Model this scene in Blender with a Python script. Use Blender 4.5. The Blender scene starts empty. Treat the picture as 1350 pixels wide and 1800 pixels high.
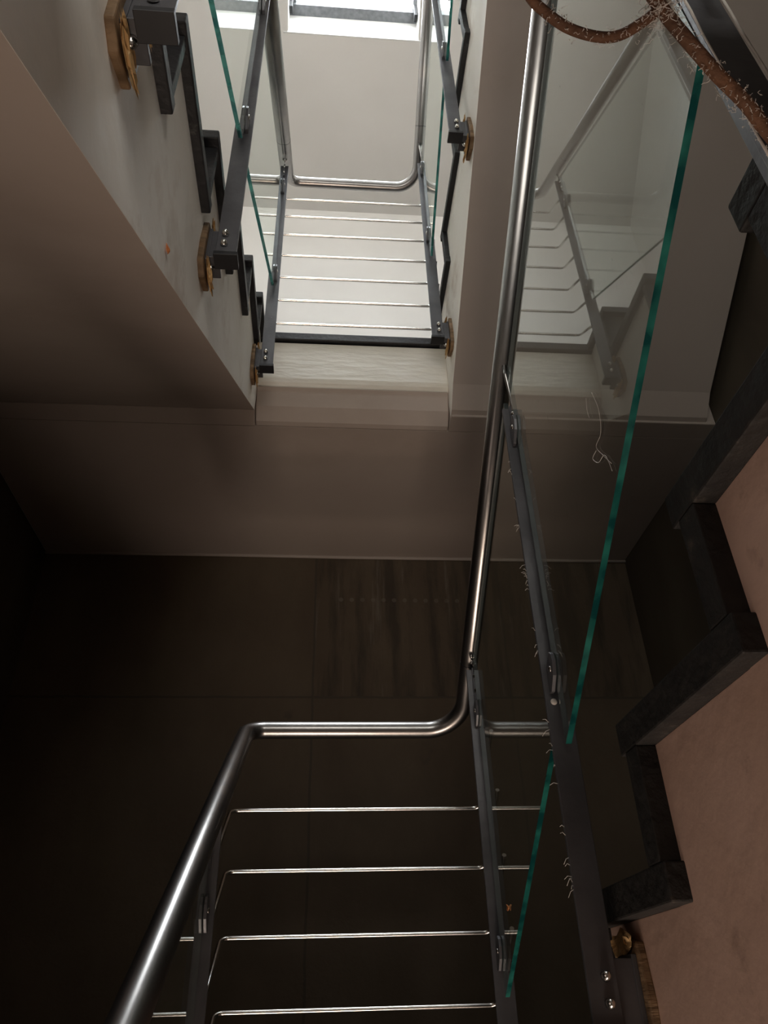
import bpy, bmesh, math, random
from mathutils import Vector, Matrix
random.seed(7)
sc = bpy.context.scene
C = sc.collection
ZC = 1.6                      # height of the camera above the lowest landing

# ---------------------------------------------------------------- camera
cd = bpy.data.cameras.new('camera'); cam = bpy.data.objects.new('camera', cd); C.objects.link(cam)
yaw, pitch, roll = 0.09095, 0.59014, -0.02965
cy, sy, cp, sp = math.cos(yaw), math.sin(yaw), math.cos(pitch), math.sin(pitch)
fwd = Vector((sy*cp, cy*cp, sp)); rt = Vector((cy, -sy, 0)); up = rt.cross(fwd)
r2 = rt*math.cos(roll)+up*math.sin(roll); u2 = up*math.cos(roll)-rt*math.sin(roll)
M = Matrix((( r2.x, u2.x, -fwd.x, 0), (r2.y, u2.y, -fwd.y, 0), (r2.z, u2.z, -fwd.z, ZC), (0, 0, 0, 1)))
cam.matrix_world = M
cd.sensor_fit = 'VERTICAL'; cd.sensor_height = 24; cd.lens = 1326.09/1800*24; cd.clip_start = 0.02
sc.camera = cam

# ---------------------------------------------------------------- daylight, added fill lights and exposure
w = bpy.data.worlds.new('overcast_sky'); sc.world = w; w.use_nodes = True
bg = w.node_tree.nodes['Background']; bg.inputs[0].default_value = (0.93, 0.97, 1.0, 1); bg.inputs[1].default_value = 40.0
sc.view_settings.view_transform = 'Standard'; sc.view_settings.look = 'None'
sc.view_settings.exposure = 0.0; sc.view_settings.gamma = 1; sc.view_settings.use_curve_mapping = False
try:
    sc.cycles.use_denoising = True
    sc.cycles.max_bounces = 14; sc.cycles.diffuse_bounces = 8; sc.cycles.transparent_max_bounces = 24
    sc.cycles.sample_clamp_indirect = 6
except Exception: pass
SL = 0.84                     # slope of the roof ceiling
ZK = 4.807                    # where the ceiling meets the back wall
def roofz(y): return ZK+SL*(3.3-y)
SKX0, SKX1, SKY0, SKY1 = -0.33, 0.555, 0.55, 2.45
ln = math.atan(SL)
def area(name, loc, rot, sx, sy_, energy, col, portal=False, spread=math.pi):
    l = bpy.data.lights.new(name, 'AREA'); l.shape = 'RECTANGLE'; l.size = sx; l.size_y = sy_
    l.energy = energy; l.color = col; l.spread = spread
    o = bpy.data.objects.new(name, l); o.location = loc; o.rotation_euler = rot; C.objects.link(o)
    if portal: l.cycles.is_portal = True
    return o
ym_ = (SKY0+SKY1)/2
area('skylight_portal', ((SKX0+SKX1)/2, ym_, roofz(ym_)+0.30+ZC), (-ln, 0, 0), 0.9, 2.55, 1, (1, 1, 1), True)
# soft fill lights added to brighten the mid-level surfaces, without any fixture
area('stairwell_bottom_fill', (0.09, 0.75, -2.7+ZC), (math.pi, 0, 0), 0.7, 1.3, 42, (1.0, 0.80, 0.66))  # added upward fill for the undersides, no lamp stands there
area('left_fill_light', (-1.34, 0.15, -0.4+ZC), (math.pi/2, 0, -math.pi/2), 0.7, 1.4, 2.3, (1.0, 0.80, 0.68), spread=math.radians(120))  # invented warm side fill for the pink flight; the wall has no doorway
area('near_wall_fill_light', (0.1, -1.10, 1.42+ZC), (math.pi/2, 0, 0), 1.1, 0.75, 17, (1.0, 0.95, 0.88))  # extra fill from behind the viewer; the near wall has no window

# ---------------------------------------------------------------- materials
MATS = {}
def nt(name):
    m = bpy.data.materials.new(name); m.use_nodes = True
    n = m.node_tree; p = n.nodes['Principled BSDF']
    return m, n, p
def N(n, t, **k):
    x = n.nodes.new(t)
    for a, b in k.items(): setattr(x, a, b)
    return x
def ramp(n, src, stops):
    r = N(n, 'ShaderNodeValToRGB'); e = r.color_ramp.elements
    while len(e) < len(stops): e.new(0.5)
    for i, (p, c) in enumerate(stops): e[i].position = p; e[i].color = (*c, 1)
    n.links.new(src, r.inputs[0]); return r
def surf(name, c1, c2, scale=4, rough=0.6, bump=0.1, bscale=40, metal=0, stretch=(1, 1, 1), dirt=None, dscale=1.5, dpos=(0.62, 0.75)):
    m, n, p = nt(name)
    tc = N(n, 'ShaderNodeNewGeometry'); mp = N(n, 'ShaderNodeMapping'); mp.inputs['Scale'].default_value = stretch
    n.links.new(tc.outputs['Position'], mp.inputs[0])
    no = N(n, 'ShaderNodeTexNoise'); no.inputs['Scale'].default_value = scale; no.inputs['Detail'].default_value = 6
    n.links.new(mp.outputs[0], no.inputs['Vector'])
    r = ramp(n, no.outputs['Fac'], [(0.35, c1), (0.65, c2)])
    col = r.outputs[0]
    if dirt:
        d = N(n, 'ShaderNodeTexNoise'); d.inputs['Scale'].default_value = dscale; d.inputs['Detail'].default_value = 9; d.inputs['Roughness'].default_value = 0.65
        n.links.new(mp.outputs[0], d.inputs['Vector'])
        dr = ramp(n, d.outputs['Fac'], [(dpos[0], (0, 0, 0)), (dpos[1], (1, 1, 1))])
        mx = N(n, 'ShaderNodeMix', data_type='RGBA'); mx.inputs[7].default_value = (*dirt, 1)
        n.links.new(dr.outputs[0], mx.inputs[0]); n.links.new(col, mx.inputs[6]); col = mx.outputs[2]
    n.links.new(col, p.inputs['Base Color'])
    p.inputs['Roughness'].default_value = rough; p.inputs['Metallic'].default_value = metal
    if bump:
        b = N(n, 'ShaderNodeTexNoise'); b.inputs['Scale'].default_value = bscale; b.inputs['Detail'].default_value = 5
        n.links.new(mp.outputs[0], b.inputs['Vector'])
        bu = N(n, 'ShaderNodeBump'); bu.inputs['Strength'].default_value = bump; bu.inputs['Distance'].default_value = 0.01
        n.links.new(b.outputs['Fac'], bu.inputs['Height']); n.links.new(bu.outputs[0], p.inputs['Normal'])
    MATS[name] = m; return m
surf('white_wall', (0.74, 0.71, 0.67), (0.78, 0.75, 0.71), 2, 0.7, 0.04)
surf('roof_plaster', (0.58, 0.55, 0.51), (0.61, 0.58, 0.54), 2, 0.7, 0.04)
surf('reveal_white', (0.76, 0.75, 0.72), (0.80, 0.79, 0.77), 2, 0.6, 0.03)
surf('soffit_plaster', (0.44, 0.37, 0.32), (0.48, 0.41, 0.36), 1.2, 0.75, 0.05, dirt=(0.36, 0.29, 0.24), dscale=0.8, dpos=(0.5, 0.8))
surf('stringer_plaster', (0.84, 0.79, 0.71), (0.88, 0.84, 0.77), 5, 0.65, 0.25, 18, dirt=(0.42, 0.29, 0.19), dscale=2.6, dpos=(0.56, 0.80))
surf('pink_plaster', (0.54, 0.36, 0.28), (0.60, 0.41, 0.33), 3, 0.7, 0.15, 25, dirt=(0.22, 0.14, 0.10), dscale=4.5, dpos=(0.63, 0.76))
surf('fascia_paint', (0.74, 0.70, 0.61), (0.80, 0.76, 0.68), 6, 0.55, 0.4, 12, stretch=(1, 2, 4), dirt=(0.5, 0.40, 0.28), dscale=9, dpos=(0.70, 0.8))
surf('black_stone', (0.006, 0.006, 0.007), (0.016, 0.016, 0.018), 14, 0.5, 0.2, 60, dirt=(0.14, 0.14, 0.13), dscale=16, dpos=(0.64, 0.8))
surf('dirty_tile_edge', (0.006, 0.005, 0.0045), (0.016, 0.014, 0.012), 20, 0.7, 0.5, 50, dirt=(0.11, 0.09, 0.07), dscale=20, dpos=(0.62, 0.8))
surf('painted_steel', (0.072, 0.072, 0.078), (0.115, 0.115, 0.124), 10, 0.42, 0.05, 80, metal=0.35, dirt=(0.35, 0.34, 0.33), dscale=30, dpos=(0.70, 0.76))
surf('black_rubber', (0.012, 0.012, 0.014), (0.02, 0.02, 0.022), 8, 0.5, 0)
surf('stainless', (0.27, 0.26, 0.25), (0.34, 0.325, 0.315), 5, 0.33, 0.02, 30, metal=1, dirt=(0.42, 0.36, 0.31), dscale=5, dpos=(0.55, 0.8))
_p = MATS['stainless'].node_tree.nodes['Principled BSDF']; _p.inputs['Coat Weight'].default_value = 0.6; _p.inputs['Coat Roughness'].default_value = 0.08; _p.inputs['Coat IOR'].default_value = 1.6
surf('bright_steel', (0.70, 0.68, 0.64), (0.78, 0.76, 0.72), 8, 0.22, 0, metal=1)
surf('frame_grey', (0.13, 0.14, 0.15), (0.20, 0.21, 0.22), 30, 0.5, 0.1)
surf('raw_wood', (0.11, 0.065, 0.03), (0.27, 0.17, 0.09), 12, 0.7, 0.3, 40, stretch=(1, 1, 5), dirt=(0.12, 0.06, 0.02), dscale=14, dpos=(0.55, 0.7))
surf('foam', (0.42, 0.22, 0.07), (0.62, 0.42, 0.20), 18, 0.8, 0.8, 30)
surf('dust', (0.62, 0.57, 0.52), (0.72, 0.67, 0.61), 30, 0.9, 0)
surf('brown_cable', (0.09, 0.042, 0.022), (0.16, 0.075, 0.038), 40, 0.8, 0.4, 120, dirt=(0.45, 0.38, 0.33), dscale=50, dpos=(0.66, 0.8))
surf('dry_leaf', (0.55, 0.17, 0.06), (0.70, 0.28, 0.10), 60, 0.8, 0.2)
surf('dark_floor', (0.05, 0.045, 0.04), (0.08, 0.07, 0.06), 5, 0.5, 0.05)

def glass_mat(name, tint, fac=1.0, dusty=0.0):
    m = bpy.data.materials.new(name); m.use_nodes = True; n = m.node_tree
    for x in list(n.nodes): n.nodes.remove(x)
    out = N(n, 'ShaderNodeOutputMaterial'); mix = N(n, 'ShaderNodeMixShader'); tr = N(n, 'ShaderNodeBsdfTransparent'); gl = N(n, 'ShaderNodeBsdfGlossy')
    fr = N(n, 'ShaderNodeFresnel'); fr.inputs[0].default_value = 1.5
    ge = N(n, 'ShaderNodeNewGeometry'); fm = N(n, 'ShaderNodeMath', operation='SUBTRACT', use_clamp=True); f2 = N(n, 'ShaderNodeMath', operation='MULTIPLY', use_clamp=True)
    n.links.new(fr.outputs[0], f2.inputs[0]); f2.inputs[1].default_value = 1.45
    n.links.new(f2.outputs[0], fm.inputs[0]); n.links.new(ge.outputs['Backfacing'], fm.inputs[1])
    tr.inputs[0].default_value = (*tint, 1); gl.inputs['Roughness'].default_value = 0.015
    gl.inputs[0].default_value = (0.95, 1.0, 0.98, 1)
    n.links.new(fm.outputs[0], mix.inputs[0]); n.links.new(tr.outputs[0], mix.inputs[1]); n.links.new(gl.outputs[0], mix.inputs[2])
    last = mix.outputs[0]
    if dusty:
        df = N(n, 'ShaderNodeBsdfDiffuse'); df.inputs[0].default_value = (0.6, 0.56, 0.5, 1)
        g = N(n, 'ShaderNodeNewGeometry'); mp = N(n, 'ShaderNodeMapping'); mp.inputs['Scale'].default_value = (1, 3, 0.6)
        no = N(n, 'ShaderNodeTexNoise'); no.inputs['Scale'].default_value = 45; no.inputs['Detail'].default_value = 3
        n.links.new(g.outputs['Position'], mp.inputs[0]); n.links.new(mp.outputs[0], no.inputs['Vector'])
        r = ramp(n, no.outputs['Fac'], [(0.50, (dusty*0.4,)*3), (0.74, (dusty,)*3), (0.785, (0.35,)*3)])
        m2 = N(n, 'ShaderNodeMixShader'); n.links.new(r.outputs[0], m2.inputs[0]); n.links.new(last, m2.inputs[1]); n.links.new(df.outputs[0], m2.inputs[2]); last = m2.outputs[0]
    n.links.new(last, out.inputs[0]); MATS[name] = m
glass_mat('glass_face', (0.95, 0.975, 0.965), dusty=0.012)
glass_mat('window_glass', (0.97, 0.98, 0.99))
def edge_mat():
    m, n, p = nt('glass_edge'); p.inputs['Base Color'].default_value = (0.02, 0.30, 0.25, 1); p.inputs['Roughness'].default_value = 0.12
    p.inputs['Transmission Weight'].default_value = 0.35; p.inputs['IOR'].default_value = 1.5
    g = N(n, 'ShaderNodeNewGeometry'); no = N(n, 'ShaderNodeTexNoise'); no.inputs['Scale'].default_value = 22
    n.links.new(g.outputs['Position'], no.inputs['Vector'])
    r = ramp(n, no.outputs['Fac'], [(0.38, (0.004, 0.07, 0.07)), (0.7, (0.03, 0.25, 0.20))]); n.links.new(r.outputs[0], p.inputs['Base Color'])
    MATS['glass_edge'] = m
    m, n, p = nt('glass_end'); p.inputs['Base Color'].default_value = (0.09, 0.11, 0.11, 1); p.inputs['Roughness'].default_value = 0.2; p.inputs['Transmission Weight'].default_value = 0.3
    MATS['glass_end'] = m
edge_mat()

def concrete_wall():
    m, n, p = nt('stained_concrete'); L = n.links.new
    g = N(n, 'ShaderNodeNewGeometry'); sep = N(n, 'ShaderNodeSeparateXYZ'); L(g.outputs['Position'], sep.inputs[0])
    def math_(op, a, b=None, c=None):
        x = N(n, 'ShaderNodeMath', operation=op)
        for i, v in enumerate((a, b, c)):
            if v is None: continue
            if isinstance(v, (int, float)): x.inputs[i].default_value = v
            else: L(v, x.inputs[i])
        return x.outputs[0]
    def noise(scale, st, det=8, rough=0.6):
        mp = N(n, 'ShaderNodeMapping'); mp.inputs['Scale'].default_value = st; L(g.outputs['Position'], mp.inputs[0])
        x = N(n, 'ShaderNodeTexNoise'); x.inputs['Scale'].default_value = scale; x.inputs['Detail'].default_value = det; x.inputs['Roughness'].default_value = rough
        L(mp.outputs[0], x.inputs['Vector']); return x.outputs['Fac']
    base = ramp(n, noise(3, (1, 1, 0.6)), [(0.3, (0.082, 0.056, 0.033)), (0.7, (0.122, 0.089, 0.056))]).outputs[0]
    def mixc(fac, a, col):
        x = N(n, 'ShaderNodeMix', data_type='RGBA'); L(fac, x.inputs[0]); L(a, x.inputs[6]); x.inputs[7].default_value = (*col, 1); return x.outputs[2]
    # streaks on the panel to the right of the joint
    X, Z = sep.outputs[0], sep.outputs[2]
    right = math_('GREATER_THAN', X, -0.045)
    top = math_('GREATER_THAN', Z, ZC+1.21)
    st = ramp(n, noise(8, (1.6, 1, 0.22)), [(0.45, (0, 0, 0)), (0.62, (1, 1, 1))]).outputs[0]
    fac = math_('MULTIPLY', math_('MULTIPLY', st, right), math_('MULTIPLY', top, 0.65))
    base = mixc(fac, base, (0.026, 0.018, 0.011))
    lt = ramp(n, noise(14, (1.5, 1, 0.12)), [(0.60, (0, 0, 0)), (0.70, (1, 1, 1))]).outputs[0]
    base = mixc(math_('MULTIPLY', math_('MULTIPLY', lt, right), math_('MULTIPLY', top, 0.4)), base, (0.22, 0.19, 0.15))
    # blotches
    bl = ramp(n, noise(5, (1, 1, 1)), [(0.66, (0, 0, 0)), (0.74, (1, 1, 1))]).outputs[0]
    base = mixc(math_('MULTIPLY', bl, 0.6), base, (0.05, 0.038, 0.028))
    # row of pale spots
    fx = math_('FRACT', math_('DIVIDE', math_('SUBTRACT', X, 0.0), 0.052))
    dx = math_('MULTIPLY', math_('SUBTRACT', fx, 0.5), 0.052)
    dz = math_('SUBTRACT', Z, ZC+1.699)
    dd = math_('SQRT', math_('ADD', math_('MULTIPLY', dx, dx), math_('MULTIPLY', dz, dz)))
    dot = math_('MULTIPLY', math_('LESS_THAN', dd, 0.011), math_('MULTIPLY', math_('GREATER_THAN', X, 0.04), math_('LESS_THAN', X, 0.66)))
    dot = math_('MULTIPLY', dot, math_('MULTIPLY', noise(9, (1, 1, 1)), 0.5))
    base = mixc(dot, base, (0.28, 0.25, 0.20))
    # joints between the boards of the formwork
    wob = math_('MULTIPLY', math_('SUBTRACT', noise(9, (1, 1, 1)), 0.5), 0.012)
    jz = math_('LESS_THAN', math_('ABSOLUTE', math_('ADD', math_('SUBTRACT', Z, ZC+1.206), wob)), 0.005)
    jx = math_('LESS_THAN', math_('ABSOLUTE', math_('ADD', math_('SUBTRACT', X, -0.047), wob)), 0.005)
    base = mixc(math_('MULTIPLY', math_('MAXIMUM', jz, jx), 0.65), base, (0.05, 0.038, 0.028))
    L(base, p.inputs['Base Color']); p.inputs['Roughness'].default_value = 0.75
    bu = N(n, 'ShaderNodeBump'); bu.inputs['Strength'].default_value = 0.25; bu.inputs['Distance'].default_value = 0.02
    L(noise(25, (1, 1, 1)), bu.inputs['Height']); L(bu.outputs[0], p.inputs['Normal'])
    MATS['stained_concrete'] = m
concrete_wall()

# ---------------------------------------------------------------- mesh helpers (coordinates relative to the camera height)
class MB:
    def __init__(s): s.v = []; s.f = []; s.m = []; s.sm = []
    def add(s, vs, fs, mi=0, smooth=False):
        b = len(s.v); s.v += [Vector(v) for v in vs]
        for f in fs: s.f.append([b+i for i in f]); s.m.append(mi); s.sm.append(smooth)
        return s
    def box(s, x0, x1, y0, y1, z0, z1, mi=0):
        vs = [(x, y, z) for x in (x0, x1) for y in (y0, y1) for z in (z0, z1)]
        return s.add(vs, [(0, 1, 3, 2), (4, 6, 7, 5), (0, 4, 5, 1), (2, 3, 7, 6), (0, 2, 6, 4), (1, 5, 7, 3)], mi)
    def prism(s, poly, x0, x1, mi=0, miends=None):        # poly of (y, z), extruded along x
        n = len(poly); vs = [(x0, y, z) for y, z in poly]+[(x1, y, z) for y, z in poly]
        s.add(vs, [(i, (i+1) % n, n+(i+1) % n, n+i) for i in range(n)], mi)
        return s.add(vs, [tuple(range(n))[::-1], tuple(range(n, 2*n))], mi if miends is None else miends)
    def tube(s, pts, r, seg=16, mi=0, closed_ends=True, radii=None):
        P = [Vector(p) for p in pts]; n = len(P); vs = []; fs = []
        t0 = (P[1]-P[0]).normalized(); ref = Vector((0, 0, 1)) if abs(t0.z) < 0.9 else Vector((1, 0, 0))
        nrm = (ref-t0*ref.dot(t0)).normalized()
        for i in range(n):
            t = ((P[min(i+1, n-1)]-P[i]).normalized()+(P[i]-P[max(i-1, 0)]).normalized()).normalized()
            nrm = (nrm-t*nrm.dot(t)).normalized(); bi = t.cross(nrm); rr = radii[i] if radii else r
            for k in range(seg):
                a = 2*math.pi*k/seg; vs.append(P[i]+nrm*rr*math.cos(a)+bi*rr*math.sin(a))
        for i in range(n-1):
            for k in range(seg):
                a = i*seg+k; b = i*seg+(k+1) % seg; fs.append((a, b, b+seg, a+seg))
        s.add(vs, fs, mi, True)
        if closed_ends:
            s.add(vs[:seg], [tuple(range(seg))[::-1]], mi); s.add(vs[-seg:], [tuple(range(seg))], mi)
        return s
    def dome(s, c, axis, r, h, seg=12, mi=0):            # screw head
        c = Vector(c); a = Vector(axis).normalized(); ref = Vector((0, 0, 1)) if abs(a.z) < 0.9 else Vector((1, 0, 0))
        u = a.cross(ref).normalized(); v = a.cross(u); vs = []; R = 5
        for i in range(R):
            t = i/R*math.pi/2
            for k in range(seg):
                q = 2*math.pi*k/seg; vs.append(c+a*h*math.sin(t)+(u*math.cos(q)+v*math.sin(q))*r*math.cos(t))
        vs.append(c+a*h); fs = []
        for i in range(R-1):
            for k in range(seg): fs.append((i*seg+k, i*seg+(k+1) % seg, (i+1)*seg+(k+1) % seg, (i+1)*seg+k))
        for k in range(seg): fs.append(((R-1)*seg+k, (R-1)*seg+(k+1) % seg, R*seg))
        fs.append(tuple(range(seg))[::-1])
        return s.add(vs, fs, mi, True)
    def build(s, name, mats, parent=None, bevel=0, origin=None, segs=2):
        me = bpy.data.meshes.new(name)
        mats = mats if isinstance(mats, (list, tuple)) else [mats]
        off = Vector((0, 0, ZC))
        if parent is not None: off = off-parent.location
        elif origin is not None: off = -Vector(origin)
        me.from_pydata([v+off for v in s.v], [], s.f)
        for m in mats: me.materials.append(MATS[m])
        for p, mi, smo in zip(me.polygons, s.m, s.sm): p.material_index = mi; p.use_smooth = smo
        bm = bmesh.new(); bm.from_mesh(me); bmesh.ops.remove_doubles(bm, verts=bm.verts, dist=1e-6); bmesh.ops.recalc_face_normals(bm, faces=bm.faces)
        bm.to_mesh(me); bm.free()
        o = bpy.data.objects.new(name, me); C.objects.link(o)
        if parent is not None: o.parent = parent
        elif origin is not None: o.location = Vector(origin)+Vector((0, 0, ZC))
        if bevel:
            b = o.modifiers.new('edge', 'BEVEL'); b.width = bevel; b.segments = segs; b.limit_method = 'ANGLE'; b.angle_limit = math.radians(40)
        return o
def tag(o, label, cat, group=None, kind=None):
    if label: o['label'] = label
    if cat: o['category'] = cat
    if group: o['group'] = group
    if kind: o['kind'] = kind
    return o
def thing(name, label, cat, loc, group=None):
    o = bpy.data.objects.new(name, None); o.empty_display_size = 0.05; o.location = Vector(loc)+Vector((0, 0, ZC)); C.objects.link(o)
    return tag(o, label, cat, group)
def struct(name, mb, mat, **k):
    o = mb.build(name, mat, **k); o['kind'] = 'structure'; return o
def fillet(pts, rad, n=10):
    P = [Vector(p) for p in pts]; rad = rad if isinstance(rad, (list, tuple)) else [rad]*(len(P)-2); out = [P[0]]
    for i in range(1, len(P)-1):
        a, b, c = P[i-1], P[i], P[i+1]; u = (a-b).normalized(); v = (c-b).normalized(); ang = u.angle(v)
        r = rad[i-1]; d = r/math.tan(ang/2); cen = b+(u+v).normalized()*(r/math.sin(ang/2))
        s = b+u*d; e = b+v*d; s0 = s-cen; e0 = e-cen; tot = s0.angle(e0); ax = s0.cross(e0).normalized()
        for k in range(n+1): out.append(cen+Matrix.Rotation(tot*k/n, 3, ax) @ s0)
    out.append(P[-1]); return out
def copy_tree(o, dz=0, parent=None, loc=None):
    c = o.copy(); C.objects.link(c)
    if parent: c.parent = parent
    if loc is not None: c.location = Vector(loc)+Vector((0, 0, ZC))
    for ch in list(o.children): copy_tree(ch, parent=c)
    return c

# ---------------------------------------------------------------- setting
XL, XR = -0.285, 0.475          # faces of the two stair strings, either side of the open well
WL, WR, YB, YN = -1.37, 1.55, 3.3, -1.15; IN = 0.003
ZB = -3.3; ZL1 = 2.35; ZS = 1.94
struct('wall_back', MB().box(WL-0.1, WR+0.1, YB, YB+0.15, ZB-0.2, ZS+0.02), 'stained_concrete')
struct('wall_back_upper', MB().box(WL-0.1, WR+0.1, YB, YB+0.15, ZS+0.02, ZK+0.3), 'white_wall')
def sidewall(x0, x1, zs=ZS):
    mb = MB(); mb.prism([(YN-0.1, ZB-0.2), (YB+0.15, ZB-0.2), (YB+0.15, zs), (YN-0.1, zs)], x0, x1, 0)
    mb.prism([(YN-0.1, zs), (YB+0.15, zs), (YB+0.15, ZK+0.5), (YN-0.1, roofz(YN)+0.5)], x0, x1, 1); return mb
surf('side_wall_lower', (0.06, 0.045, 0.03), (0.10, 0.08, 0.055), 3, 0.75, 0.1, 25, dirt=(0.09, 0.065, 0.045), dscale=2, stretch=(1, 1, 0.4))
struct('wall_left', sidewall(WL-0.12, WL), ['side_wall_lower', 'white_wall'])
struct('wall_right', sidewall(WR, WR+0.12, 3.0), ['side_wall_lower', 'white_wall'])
struct('wall_near', MB().box(WL-0.1, WR+0.1, YN-0.12, YN, ZB-0.2, roofz(YN)+0.5), 'white_wall')
struct('floor', MB().box(WL-0.1, WR+0.1, YN-0.1, YB+0.1, ZB-0.15, ZB), 'dark_floor')
# sloping ceiling under the roof, with the skylight opening
def roof(x0, x1, y0, y1, mb, t=0.10):
    mb.add([(x0, y0, roofz(y0)), (x1, y0, roofz(y0)), (x1, y1, roofz(y1)), (x0, y1, roofz(y1)),
            (x0, y0, roofz(y0)+t), (x1, y0, roofz(y0)+t), (x1, y1, roofz(y1)+t), (x0, y1, roofz(y1)+t)],
           [(0, 1, 2, 3), (7, 6, 5, 4), (0, 4, 5, 1), (1, 5, 6, 2), (2, 6, 7, 3), (3, 7, 4, 0)])
mb = MB()
roof(WL-0.1, WR+0.1, SKY1, YB+0.1, mb); roof(WL-0.1, WR+0.1, YN-0.1, SKY0, mb)
roof(WL-0.1, SKX0, SKY0, SKY1, mb); roof(SKX1, WR+0.1, SKY0, SKY1, mb)
struct('ceiling', mb, 'roof_plaster')
# skylight: reveal, frame, sash with crossbar, pane
RH = 0.29
win = thing('window_1', None, None, ((SKX0+SKX1)/2, SKY1, roofz(SKY1))); win['kind'] = 'structure'
mb = MB(); t = 0.03
mb.box(SKX0-t, SKX1+t, SKY1-0.003, SKY1+t, roofz(SKY1)-0.004, roofz(SKY1)+RH)
mb.box(SKX0-t, SKX1+t, SKY0-t, SKY0+0.003, roofz(SKY0)-0.004, roofz(SKY0)+RH+0.3)
for x in (SKX0-t+0.003, SKX1-0.003):
    mb.prism([(SKY0-t, roofz(SKY0)-0.004), (SKY1+t, roofz(SKY1)-0.004), (SKY1+t, roofz(SKY1)+RH), (SKY0-t, roofz(SKY0)+RH+0.3)], x, x+t)
rv = mb.build('window_reveal', 'reveal_white', win, 0.0)
def slopebar(mb, x0, x1, y0, y1, lo, hi):
    mb.add([(x, y, roofz(y)+h) for x in (x0, x1) for y in (y0, y1) for h in (lo, hi)], [(0, 1, 3, 2), (4, 6, 7, 5), (0, 4, 5, 1), (2, 3, 7, 6), (0, 2, 6, 4), (1, 5, 7, 3)])
mb = MB(); slopebar(mb, SKX0, SKX1, SKY1-0.055, SKY1+0.03, RH-0.055, RH+0.02); slopebar(mb, SKX0, SKX1, SKY0, SKY0+0.06, RH-0.03, RH+0.02)
slopebar(mb, SKX0, SKX0+0.045, SKY0, SKY1, RH-0.03, RH+0.02); slopebar(mb, SKX1-0.03, SKX1, SKY0, SKY1, RH-0.03, RH+0.02)
fr = mb.build('window_frame', 'frame_grey', win, 0.002)
mb = MB(); slopebar(mb, SKX0+0.01, SKX1-0.01, SKY0+0.02, SKY1, RH+0.0, RH+0.006); mb.build('pane', 'window_glass', win)
mb = MB(); z = roofz(SKY1)
for x in (SKX0+0.012, SKX1-0.022):
    MB().box(x-0.006, x+0.014, SKY1-0.09, SKY1-0.04, z+RH-0.12, z+RH+0.03).build('hinge', 'black_rubber', win, 0.002)
y_ = SKY1-0.15; zz = roofz(y_)+RH-0.06
mb = MB().tube(fillet([(SKX0+0.03, y_-0.12, zz+0.12), (SKX0+0.03, y_+0.03, zz), (SKX1-0.05, y_+0.03, zz), (SKX1-0.05, y_-0.12, zz+0.12)], 0.025), 0.005, 10)
mb.build('opening_bar', 'frame_grey', win)

# ---------------------------------------------------------------- landings
def landing(name, label, y0, y1, zs, zt, cut=True, x0=WL+0.003, x1=WR-0.003, tile=True):
    g = thing(name, label, 'stair landing', ((XL+XR)/2, (y0+y1)/2, zs))
    mb = MB()
    if cut:
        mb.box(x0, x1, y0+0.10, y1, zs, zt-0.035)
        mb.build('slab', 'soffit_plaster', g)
        for xa_, xb_ in ((x0, XL-0.002), (XR+0.002, x1)):
            MB().box(xa_, xb_, y0+0.006, y0+0.10, zs, zt-0.036).build('slab_edge', 'soffit_plaster', g, 0.004)
        # front beam between the flights: painted fascia with rounded lower lip, then a slope back to the soffit
        mb = MB(); mb.prism([(y0, zt-0.045), (y0-0.004, zs+0.165), (y0, zs+0.145), (y0+0.012, zs+0.128), (y0+0.10, zs+0.122), (y0+0.10, zt-0.045)], XL, XR)
        mb.build('fascia', 'fascia_paint', g, 0.003)
        mb = MB(); mb.prism([(y0+0.004, zs+0.127), (y0+0.02, zs+0.115), (y0+0.035, zs+0.05), (y0+0.075, zs+0.006), (y0+0.10, zs), (y0+0.10, zs+0.127)], XL, XR)
        mb.build('soffit_lip', 'soffit_plaster', g, 0.008)
    else:
        mb.box(x0, x1, y0, y1, zs, zt-0.035); mb.build('slab', 'soffit_plaster', g)
    mb = MB(); mb.box(x0, x1, y0-0.015 if cut else y0, y1+(0 if cut else 0.015), zt-0.038, zt); mb.build('paving', 'black_stone', g, 0.003)
    return g
landing('stair_landing', 'upper half landing seen from below with a cream painted front beam', 2.2, YB-IN, ZS, ZL1)
landing('stair_landing', 'lower half landing just under the bottom rods of the near guard', 2.2, YB-IN, -0.86, -0.45)
landing('stair_landing', 'lowest half landing underfoot where the viewer stands', YN+IN, 0.16, -2.0, -1.6, False)
landing('stair_landing', 'intermediate landing overhead behind the viewer', YN+IN, 0.16, 0.58, 0.98, False)
landing('stair_landing', 'topmost landing high overhead behind the viewer', YN+IN, 0.16, 3.30, 3.72, False)
# wall skirting of plaster bead where landing meets back wall
mb = MB().tube([(WL, YB-0.006, ZS-0.004), (-0.6, YB-0.006, ZS-0.002), (0.1, YB-0.006, ZS-0.006), (WR, YB-0.006, ZS-0.003)], 0.009, 8)
o = mb.build('trim_1', 'soffit_plaster'); o['kind'] = 'structure'

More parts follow.
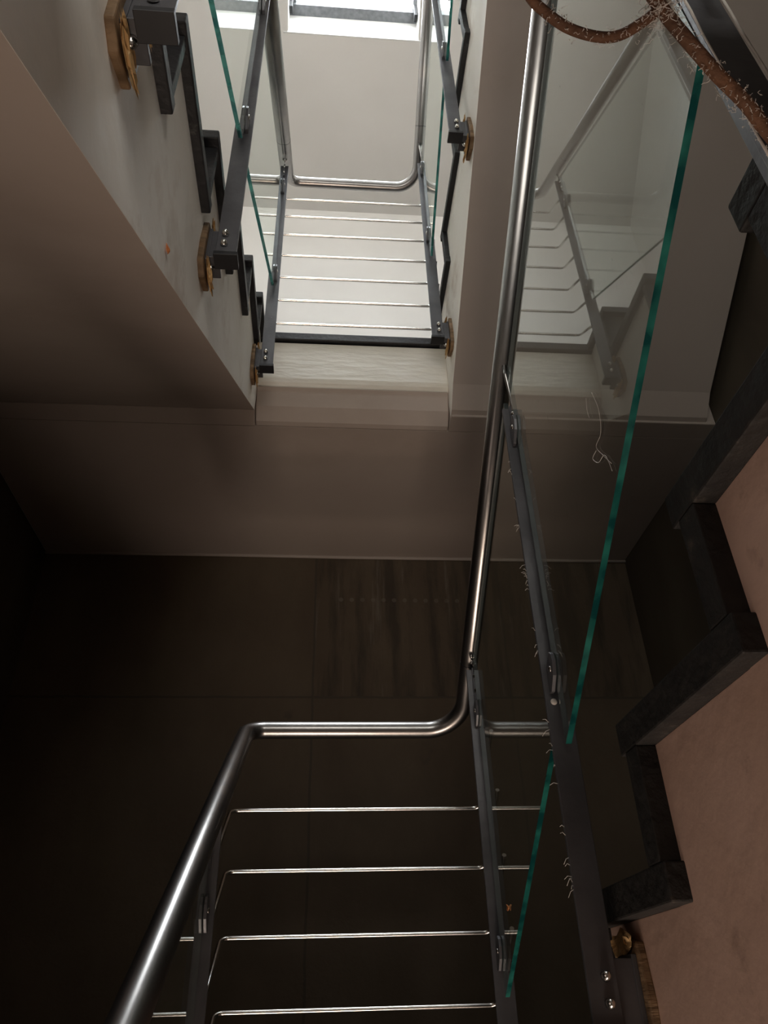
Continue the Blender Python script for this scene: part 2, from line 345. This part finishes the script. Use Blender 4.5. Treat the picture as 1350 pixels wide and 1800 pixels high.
# ---------------------------------------------------------------- flights
def flight(label, x0, x1, nos, ztop, mat, soff, direction, well, th=0.03, rt_=0.025, over=0.02, edgemat='black_stone', ylast=None):
    """nos: nosing points (y, z) from the lowest step to the highest; direction +1 = climbs towards +y."""
    g = thing('stair_flight', label, 'stairs', ((x0+x1)/2, nos[0][0], nos[0][1]-0.4))
    d = direction; nose = 0.028
    ys = [p[0] for p in nos]; zs = [p[1] for p in nos]
    run = abs(ys[-1]-ys[0])/(len(ys)-1)
    low = zs[0]-0.21
    poly = [(ys[0]+d*nose, low)]
    for i in range(len(nos)):
        y = ys[i]+d*nose; z = zs[i]-th
        poly.append((y, z)); yn = (ys[i+1]+d*nose) if i+1 < len(nos) else ys[i]+d*run
        poly.append((yn, z))
    (ya, za), (yb, zb) = soff[0], soff[-1]            # soffit, lowest end first
    poly.append((poly[-1][0], min(poly[-1][1]-0.01, zb+ (zb-za)/(yb-ya)*(poly[-1][0]-yb)) if False else poly[-1][1]-0.001))
    poly.append((yb, zb)); poly += soff[1:-1][::-1]; poly.append((ya, za))
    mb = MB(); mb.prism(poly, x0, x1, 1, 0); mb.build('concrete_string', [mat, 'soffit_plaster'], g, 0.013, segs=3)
    for i in range(len(nos)):
        yn = (ys[i+1]+d*(nose+rt_)) if i+1 < len(nos) else ys[i]+d*run
        xa, xb = (x0, x1+over) if well > 0 else (x0-over, WR-IN)
        a, b = sorted((ys[i], yn))
        MB().box(xa, xb, a, b, zs[i]-th, zs[i]).build('tread', edgemat, g, 0.003)
        zl = zs[i-1] if i else zs[0]-0.2
        a, b = sorted((ys[i]+d*(nose-rt_*0.2), ys[i]+d*(nose+rt_*0.8)))
        MB().box(xa, xb-0.004 if well > 0 else xb, a, b, zl, zs[i]-th).build('riser', edgemat, g, 0.002)
    return g
# left flight, climbing away from the intermediate landing to the upper one
nosL = [(0.00, 1.05), (0.305, 1.27), (0.64, 1.49), (0.975, 1.705), (1.31, 1.92), (1.645, 2.135), (1.98, 2.35)]
flight('left flight with dark plastered underside and cracked cream side', WL+IN, XL, nosL, ZL1, 'stringer_plaster', [(0.1, 0.555), (2.203, ZS)], 1, 1, th=0.032, rt_=0.02)
# right flight from the upper landing towards the viewer
nosR = [(2.30, 2.55), (1.985, 2.75), (1.645, 2.945), (1.31, 3.135), (0.98, 3.33), (0.65, 3.525), (0.32, 3.72)]
flight('upper right flight with broad grey underside', XR, 1.505, nosR, 3.72, 'stringer_plaster', [(2.22, 1.945), (2.185, 1.955), (2.115, 2.025), (0.1, 3.29)], -1, -1, th=0.034, rt_=0.03)
# bevelled end where its underside meets the landing
# lower right flight beside the viewer
nosD = [(2.12, -0.245), (1.79, -0.04), (1.466, 0.165), (1.139, 0.372), (0.812, 0.577), (0.500, 0.775), (0.18, 0.98)]
flight('near right flight with pinkish plaster side and black tile edges', XR+0.012, WR-IN, nosD, 0.98, 'pink_plaster', [(2.2, -0.86), (0.1, 0.50)], -1, -1, th=0.05, rt_=0.045, over=0.03, edgemat='dirty_tile_edge')
# lower left flight up to the lower landing
nosE = [(0.30, -1.39), (0.62, -1.19), (0.94, -0.99), (1.26, -0.80), (1.58, -0.62), (1.90, -0.45)]
flight('lower left flight in the dark under the thick handrail', WL+IN, XL, nosE, -0.45, 'stringer_plaster', [(0.17, -1.95), (2.2, -0.86)], 1, 1)

# ---------------------------------------------------------------- handrails
xl, xr, yb, z0, S = -0.2162, 0.4079, 2.1828, 0.699, 0.6241
def rail(label, z, coll):
    g = thing('handrail', label, 'handrail', (xl, yb, z))
    ya = -0.35 if z < 1 else 0.02
    p = fillet([(xl, ya, z-S*(yb-ya)), (xl, yb, z), (xr, yb, z), (xr, 0.06, z+S*(yb-0.06))], [0.055, 0.105], 14)
    MB().tube(p, 0.0243, 28).build('rail_tube', 'stainless', g)
    for (x, y) in coll:
        zz = z+S*(yb-y)*(1 if x > 0 else -1); d = Vector((0, -1, S if x > 0 else -S)).normalized()
        c = Vector((x, y, zz)); MB().tube([c-d*0.0012, c+d*0.0012], 0.0247, 28).build('joint', 'black_rubber', g)
    return g
rail('thick stainless handrail sweeping up from the lower left corner and across', z0, [(xr, 1.98)])
rail('bright stainless handrail with a U bend below the skylight', z0+2.7, [(xl, 1.85), (xr, 1.95)])

# ---------------------------------------------------------------- posts
PXL, PXR = -0.228, 0.414
def post(X, side, y, zb, zt, lugs, label, name='baluster_post'):
    """side +1: fixed to the right string, -1: to the left string"""
    g = thing(name, label, 'post', (X, y, zb), 'posts of the stair balustrade')
    w2 = 0.0225; face = y
    # T section: wide face towards the viewer, rib behind
    mb = MB(); tp = [(X-w2, face), (X+w2, face), (X+w2, face+0.007), (X+0.0035, face+0.007), (X+0.0035, face+0.034), (X-0.0035, face+0.034), (X-0.0035, face+0.007), (X-w2, face+0.007)]
    mb.add([(a, b, zb) for a, b in tp]+[(a, b, zt) for a, b in tp], [(i, (i+1) % 8, 8+(i+1) % 8, 8+i) for i in range(8)]+[tuple(range(8))[::-1], tuple(range(8, 16))])
    mb.build('steel_bar', 'painted_steel', g, 0.0012)
    MB().box(X-w2-0.003, X+w2+0.003, face-0.006, face+0.034, zb-0.012, zb).build('end_plate', 'black_rubber', g, 0.001)
    for k, lz in enumerate(lugs):
        for s in (-1, 1):
            mb = MB()
            xa = X+s*0.0095
            poly = [(face+0.001, lz-0.045), (face-0.012, lz-0.046), (face-0.034, lz-0.024), (face-0.041, lz), (face-0.038, lz+0.014), (face-0.028, lz+0.022), (face-0.014, lz+0.014), (face+0.001, lz-0.002)]
            mb.prism(poly, xa-0.0035, xa+0.0035)
            c = mb.build('glass_clamp', 'painted_steel', g, 0.0012)
            sc_ = MB().dome((X+0.013*s, face-0.022, lz-0.008), (s, 0, 0), 0.006, 0.003).build('clamp_screw', 'bright_steel', g)
            sc_.parent = c
    for bz in (zb+0.028, zb+0.062):
        MB().dome((X+0.006*side, face-0.001, bz), (0, -1, 0.15), 0.008, 0.012).build('bolt', 'bright_steel', g)
    # bracket to the string
    sx = XR+ (0.012 if zb < 0.8 and side > 0 else 0) if side > 0 else XL
    xo = X+side*0.016; xi = sx-side*0.013
    a, b = sorted((xo, xi))
    mb = MB(); mb.prism([(face+0.008, zb-0.004), (face+0.065, zb-0.004), (face+0.065, zb+0.006), (face+0.016, zb+0.006), (face+0.016, zb+0.085), (face+0.008, zb+0.085)], a, b)
    mb.build('bracket', 'painted_steel', g, 0.0012)
    a2, b2 = sorted((xi, xi-side*0.008)); MB().box(a2, b2, face+0.006, face+0.075, zb-0.012, zb+0.09).build('wall_flange', 'painted_steel', g, 0.0012)
    mb = MB(); mb.dome((X+side*0.035, face+0.035, zb-0.005), (0, 0, -1), 0.009, 0.014); mb.build('bolt', 'bright_steel', g)
    # timber packing plate with torn foam on the string
    a3, b3 = sorted((xi, sx+side*0.001))
    mb = MB(); mb.prism([(face-0.010, zb+0.03), (face+0.0, zb+0.105), (face+0.045, zb+0.115), (face+0.085, zb+0.07), (face+0.09, zb-0.02), (face+0.03, zb-0.045), (face-0.005, zb-0.03)], a3, b3)
    mb.build('timber_plate', 'raw_wood', g, 0.003)
    rnd = random.Random(int(y*100+zb*10))
    for zc_, k_ in ((-0.02, 7), (0.105, 8)):
        fm = MB(); n1, n2 = 9, 14; vs = []
        for a in range(n1+1):
            th = math.pi*a/n1
            for b_ in range(n2):
                ph = 2*math.pi*b_/n2; q = 1+rnd.uniform(-0.38, 0.38)
                vs.append((xi-side*(0.002+0.007*q*(1+math.sin(th)*math.cos(ph))*0.6), face+0.045+0.042*q*math.cos(th), zb+zc_+0.017*q*math.sin(th)*math.sin(ph)))
        fm.add(vs, [(a*n2+b_, a*n2+(b_+1) % n2, (a+1)*n2+(b_+1) % n2, (a+1)*n2+b_) for a in range(n1) for b_ in range(n2)])
        fm.build('foam_remnant', 'foam', g)
    # strap and bent rod up to the handrail
    zr = (z0 if zt < 1.6 else z0+2.7)+S*(yb-y)*(1 if side > 0 else -1)
    rx = xr if side > 0 else xl
    if 0 < zr-zt < 0.45:
        MB().box(X-0.008, X+0.008, face-0.006, face-0.001, zt-0.085, zt+0.004).build('strap', 'painted_steel', g, 0.001)
        mb = MB(); mb.tube(fillet([(X, face-0.004, zt-0.01), (X, face-0.004, zt+0.03), (rx-side*0.004, face-0.02, zr-0.045), (rx-side*0.004, face-0.02, zr-0.018)], 0.012, 6), 0.0045, 10)
        mb.build('rail_support', 'stainless', g)
        for bz in (zt-0.022, zt-0.062): MB().dome((X, face-0.006, bz), (0, -1, 0), 0.008, 0.011).build('bolt', 'bright_steel', g)
    return g
P = {}
P['F'] = post(PXR, 1, 1.945, -0.37, 0.79, [0.675, 0.125], 'dark post rising at the right end of the near rods, beside the rail bend')
P['E'] = post(PXR, 1, 1.265, -0.02, 1.14, [1.075, 0.515], 'long near post with a white chip, right of the tall handrail')
P['H'] = post(PXR, 1, 0.36, 0.55, 1.72, [1.6, 1.05], 'dusty post in the upper right corner behind the brown cable')
P['Al'] = post(PXL, -1, 1.70, -0.80, 0.345, [0.19, -0.35], 'nearly black post half hidden by the thick near handrail')
P['C'] = post(PXR, 1, 2.02, 2.185, 3.35, [3.29, 2.80], 'pale post at the lower right corner of the upper guard rods')
P['D'] = post(PXR, 1, 1.40, 2.52, 3.68, [3.60, 3.07], 'grey post with amber foam at its foot, right of the skylight')
P['J'] = post(PXR, 1, 0.75, 2.93, 4.10, [4.0, 3.45], 'top post of the upper right flight under the skylight')
P['A'] = post(PXL, -1, 1.985, 1.965, 3.21, [3.04, 2.46], 'slim post at the lower left corner of the upper guard rods')
P['B'] = post(PXL, -1, 1.055, 1.37, 2.60, [2.52, 1.88], 'broad dark post on the left flight with two bright bolts at its foot')
P['G'] = post(PXL, -1, 0.455, 1.055, 2.2, [2.1, 1.5], 'black post foot at the top edge left, nearest on the left flight')

# ---------------------------------------------------------------- glass panels
def panel(X, ya, yb_, zbot_a, top_a, sl, label, t=0.010, cut=0.0):
    """pane in the plane x = X from y = ya (far) to yb_ (near); bottom z at ya, top z at ya"""
    g = MB(); dz = sl*(ya-yb_)
    q = [(ya, zbot_a), (ya, top_a), (yb_, top_a+dz), (yb_, zbot_a+dz)]
    x0, x1 = X-t/2, X+t/2
    vs = [(x0, y, z) for y, z in q]+[(x1, y, z) for y, z in q]
    g.add(vs, [(0, 1, 2, 3), (7, 6, 5, 4)], 0)
    g.add(vs, [(0, 4, 5, 1), (2, 6, 7, 3)], 2)
    g.add(vs, [(3, 7, 4, 0)], 1); g.add(vs, [(1, 5, 6, 2)], 2)
    o = g.build('glass_panel', ['glass_face', 'glass_edge', 'glass_end'], origin=(X, ya, zbot_a))
    tag(o, label, 'glass panel', 'glass panels of the stair balustrade'); return o
panel(PXR, 1.245, 0.385, 0.375, 1.235, 0.61, 'big glass panel with a bright teal edge hanging right of the tall handrail')
panel(PXR, 1.925, 1.305, 0.03, 0.815, 0.61, 'glass panel between the two near posts in front of the dark wall')
panel(PXR, 0.34, -0.40, 0.92, 1.78, 0.61, 'glass panel nearest the upper right corner')
panel(PXR, 2.00, 1.435, 2.64, 3.48, 0.61, 'small glass panel right of the upper guard rods')
panel(PXR, 1.38, 0.785, 2.97, 3.86, 0.61, 'glass panel beside the top right post near the skylight')
panel(PXL, 1.965, 1.10, 2.37, 3.215, -0.64, 'glass panel between the two posts left of the upper guard rods')
panel(PXL, 1.035, 0.49, 1.78, 2.64, -0.62, 'glass panel with a steep teal edge left of the broad dark post')
panel(PXL, 1.68, 0.80, -0.5, 0.34, -0.62, 'glass panel in the dark behind the thick near handrail')

# ---------------------------------------------------------------- rods crossing the well
WXL, WXR = -0.243, 0.436
names_u = ['topmost', 'second from top', 'third from top', 'middle', 'third from bottom', 'second from bottom', 'bottom']
for z, nm in zip([3.255, 3.122, 2.985, 2.837, 2.688, 2.541, 2.398], names_u):
    p = fillet([(WXL, 1.99, z-S*(yb-1.99)), (WXL, yb, z), (WXR, yb, z), (WXR, 2.025, z+S*(yb-2.025))], 0.022, 6)
    o = MB().tube(p, 0.0055, 10).build('guard_rod', 'bright_steel', origin=((PXL+PXR)/2, yb, z)); tag(o, nm+' of the seven thin rods against the bright upper wall', 'rod', 'seven steel rods guarding the upper landing')
for z, nm in zip([0.478, 0.326, 0.174, 0.018], ['first', 'second', 'third', 'fourth']):
    p = fillet([(WXL, 1.71, z-S*(yb-1.71)), (WXL, yb, z), (WXR+0.009, yb, z), (WXR+0.009, 1.95, z+S*(yb-1.95))], 0.022, 6)
    o = MB().tube(p, 0.0055, 10).build('guard_rod', 'bright_steel', origin=((PXL+PXR)/2, yb, z)); tag(o, nm+' thin rod below the near rail bend, counted downwards', 'rod', 'four steel rods guarding the lower landing')

# ---------------------------------------------------------------- cables, cobwebs, debris close to the viewer
def ray(px, py, d):
    v = fwd+r2*((px-675)/1326.09)-u2*((py-900)/1326.09); return v*d
def smooth(pts, n=8):
    out = []; P_ = [Vector(p) for p in pts]; P_ = [P_[0]*2-P_[1]]+P_+[P_[-1]*2-P_[-2]]
    for i in range(1, len(P_)-2):
        for k in range(n):
            t = k/n; a, b, c, d = P_[i-1], P_[i], P_[i+1], P_[i+2]
            out.append(0.5*((2*b)+(-a+c)*t+(2*a-5*b+4*c-d)*t*t+(-a+3*b-3*c+d)*t**3))
    out.append(P_[-2]); return out
cab1 = smooth([(0.142, 0.235, 0.735), (0.149, 0.256, 0.677), (0.166, 0.266, 0.660), (0.188, 0.272, 0.648), (0.216, 0.273, 0.643), (0.238, 0.266, 0.650), (0.256, 0.255, 0.668), (0.262, 0.24, 0.74)])
cab2 = smooth([(0.238, 0.23, 0.75), (0.246, 0.249, 0.674), (0.293, 0.278, 0.624), (0.325, 0.294, 0.597), (0.348, 0.308, 0.572), (0.41, 0.34, 0.50)])
o = MB().tube(cab1, 0.0042, 12).build('hanging_cable', 'brown_cable', origin=(0.2, 0.27, 0.64)); tag(o, 'brown cable sagging in a loop at the top edge', 'cable')
o = MB().tube(cab2, 0.0056, 12).build('hanging_cable', 'brown_cable', origin=(0.3, 0.28, 0.6)); tag(o, 'thick brown cable running straight down to the right edge', 'cable')
def web(label, path, n, spread, length, rad, seed, droop=0.5):
    rnd = random.Random(seed); mb = MB()
    for i in range(n):
        a = rnd.choice(path); v = Vector((rnd.gauss(0, 1), rnd.gauss(0, 1), rnd.gauss(0, 1)-droop)).normalized()*length*rnd.uniform(0.3, 1)
        a = Vector(a)+Vector([rnd.gauss(0, spread) for _ in range(3)])
        pts = [a+v*(k/5)+Vector([rnd.gauss(0, length*0.09) for _ in range(3)]) for k in range(6)]
        mb.tube(pts, rad*rnd.uniform(0.5, 1.2), 5, closed_ends=False)
    o = mb.build('cobweb', 'dust', origin=tuple(path[len(path)//2])); tag(o, label, 'cobweb', kind='stuff'); return o
web('cobweb fluff clinging along the sagging brown cable', cab1[10:], 200, 0.0035, 0.006, 0.00022, 1)
web('cobweb fluff hanging from the straight brown cable', cab2[8:], 240, 0.005, 0.008, 0.00024, 2)
web('tangle of cobweb where the cables meet', [Vector(cab2[10])], 170, 0.008, 0.012, 0.00024, 3)
bs = [Vector((PXL+0.02, 1.05, 2.5))]
for i, (lab, pts, r_) in enumerate([
    ('long hair of cobweb hanging across the big glass panel', [(1040, 690), (1052, 720), (1056, 760), (1048, 785), (1060, 800), (1075, 815)], 0.0003),
    ('fine thread of cobweb left of the big glass edge', [(1030, 700), (1032, 722), (1036, 735)], 0.0003),
    ('curled dust strand hanging below the big glass panel', [(1048, 792), (1042, 806), (1052, 813), (1062, 800), (1070, 812), (1076, 828)], 0.0004)]):
    P_ = []
    for px, py in pts:
        v = fwd+r2*((px-675)/1326.09)-u2*((py-900)/1326.09); P_.append(v*((PXR-0.008)/v.x))
    q = smooth(P_); o = MB().tube(q, r_, 6).build('cobweb', 'dust', origin=tuple(q[0])); tag(o, lab, 'cobweb')
# bits of fluff on the long near post
rnd = random.Random(9); mb = MB()
for k in range(34):
    z = 0.15+rnd.random()*0.95; a = Vector((PXR-0.0235, 1.262, z)); v = Vector((-rnd.uniform(.004, .013), rnd.uniform(-.006, .006), rnd.uniform(-.012, .006)))
    mb.tube([a, a+v*0.5+Vector((0, 0, .003)), a+v], 0.0004, 5)
mb.build('fluff', 'dust', P['E'])['kind'] = 'stuff'
mb = MB(); mb.dome((PXR-0.008, 1.2645, 0.455), (0, -1, 0), 0.006, 0.002); mb.build('paint_chip', 'dust', P['E'])
for sx_ in (-0.0235, 0.0235):
    q = [Vector((PXR+sx_+rnd.uniform(-.001, .001), 0.358, 0.62+0.05*k)) for k in range(16)]
    MB().tube(q, 0.0016, 7, radii=[rnd.uniform(.0010, .0022) for _ in q]).build('dust_ridge', 'dust', P['H'])
def leaf(label, c, s, seed):
    rnd = random.Random(seed); mb = MB(); c = Vector(c)
    vs = [c+Vector((rnd.uniform(-.2, .2)*s, math.cos(a)*s*(1+.4*math.sin(3*a)), math.sin(a)*s*0.7)) for a in [k*math.pi/4 for k in range(8)]]
    vs += [v+Vector((0.0012, 0, 0)) for v in vs]+[c+Vector((s*.4, 0, 0)), c+Vector((s*.4+.0012, 0, 0))]
    mb.add(vs, [(i, (i+1) % 8, 16) for i in range(8)]+[(8+i, 8+(i+1) % 8, 17) for i in range(8)]+[(i, (i+1) % 8, 8+(i+1) % 8, 8+i) for i in range(8)])
    o = mb.build('leaf_scrap', 'dry_leaf', origin=tuple(c)); tag(o, label, 'leaf')
leaf('orange leaf scrap stuck on the cream side of the left flight', (XL+0.003, 0.845, 1.1), 0.010, 1)
leaf('brown leaf scrap on the near glass panel beside the third rod', (PXR-0.009, 1.80, 0.19), 0.009, 2)
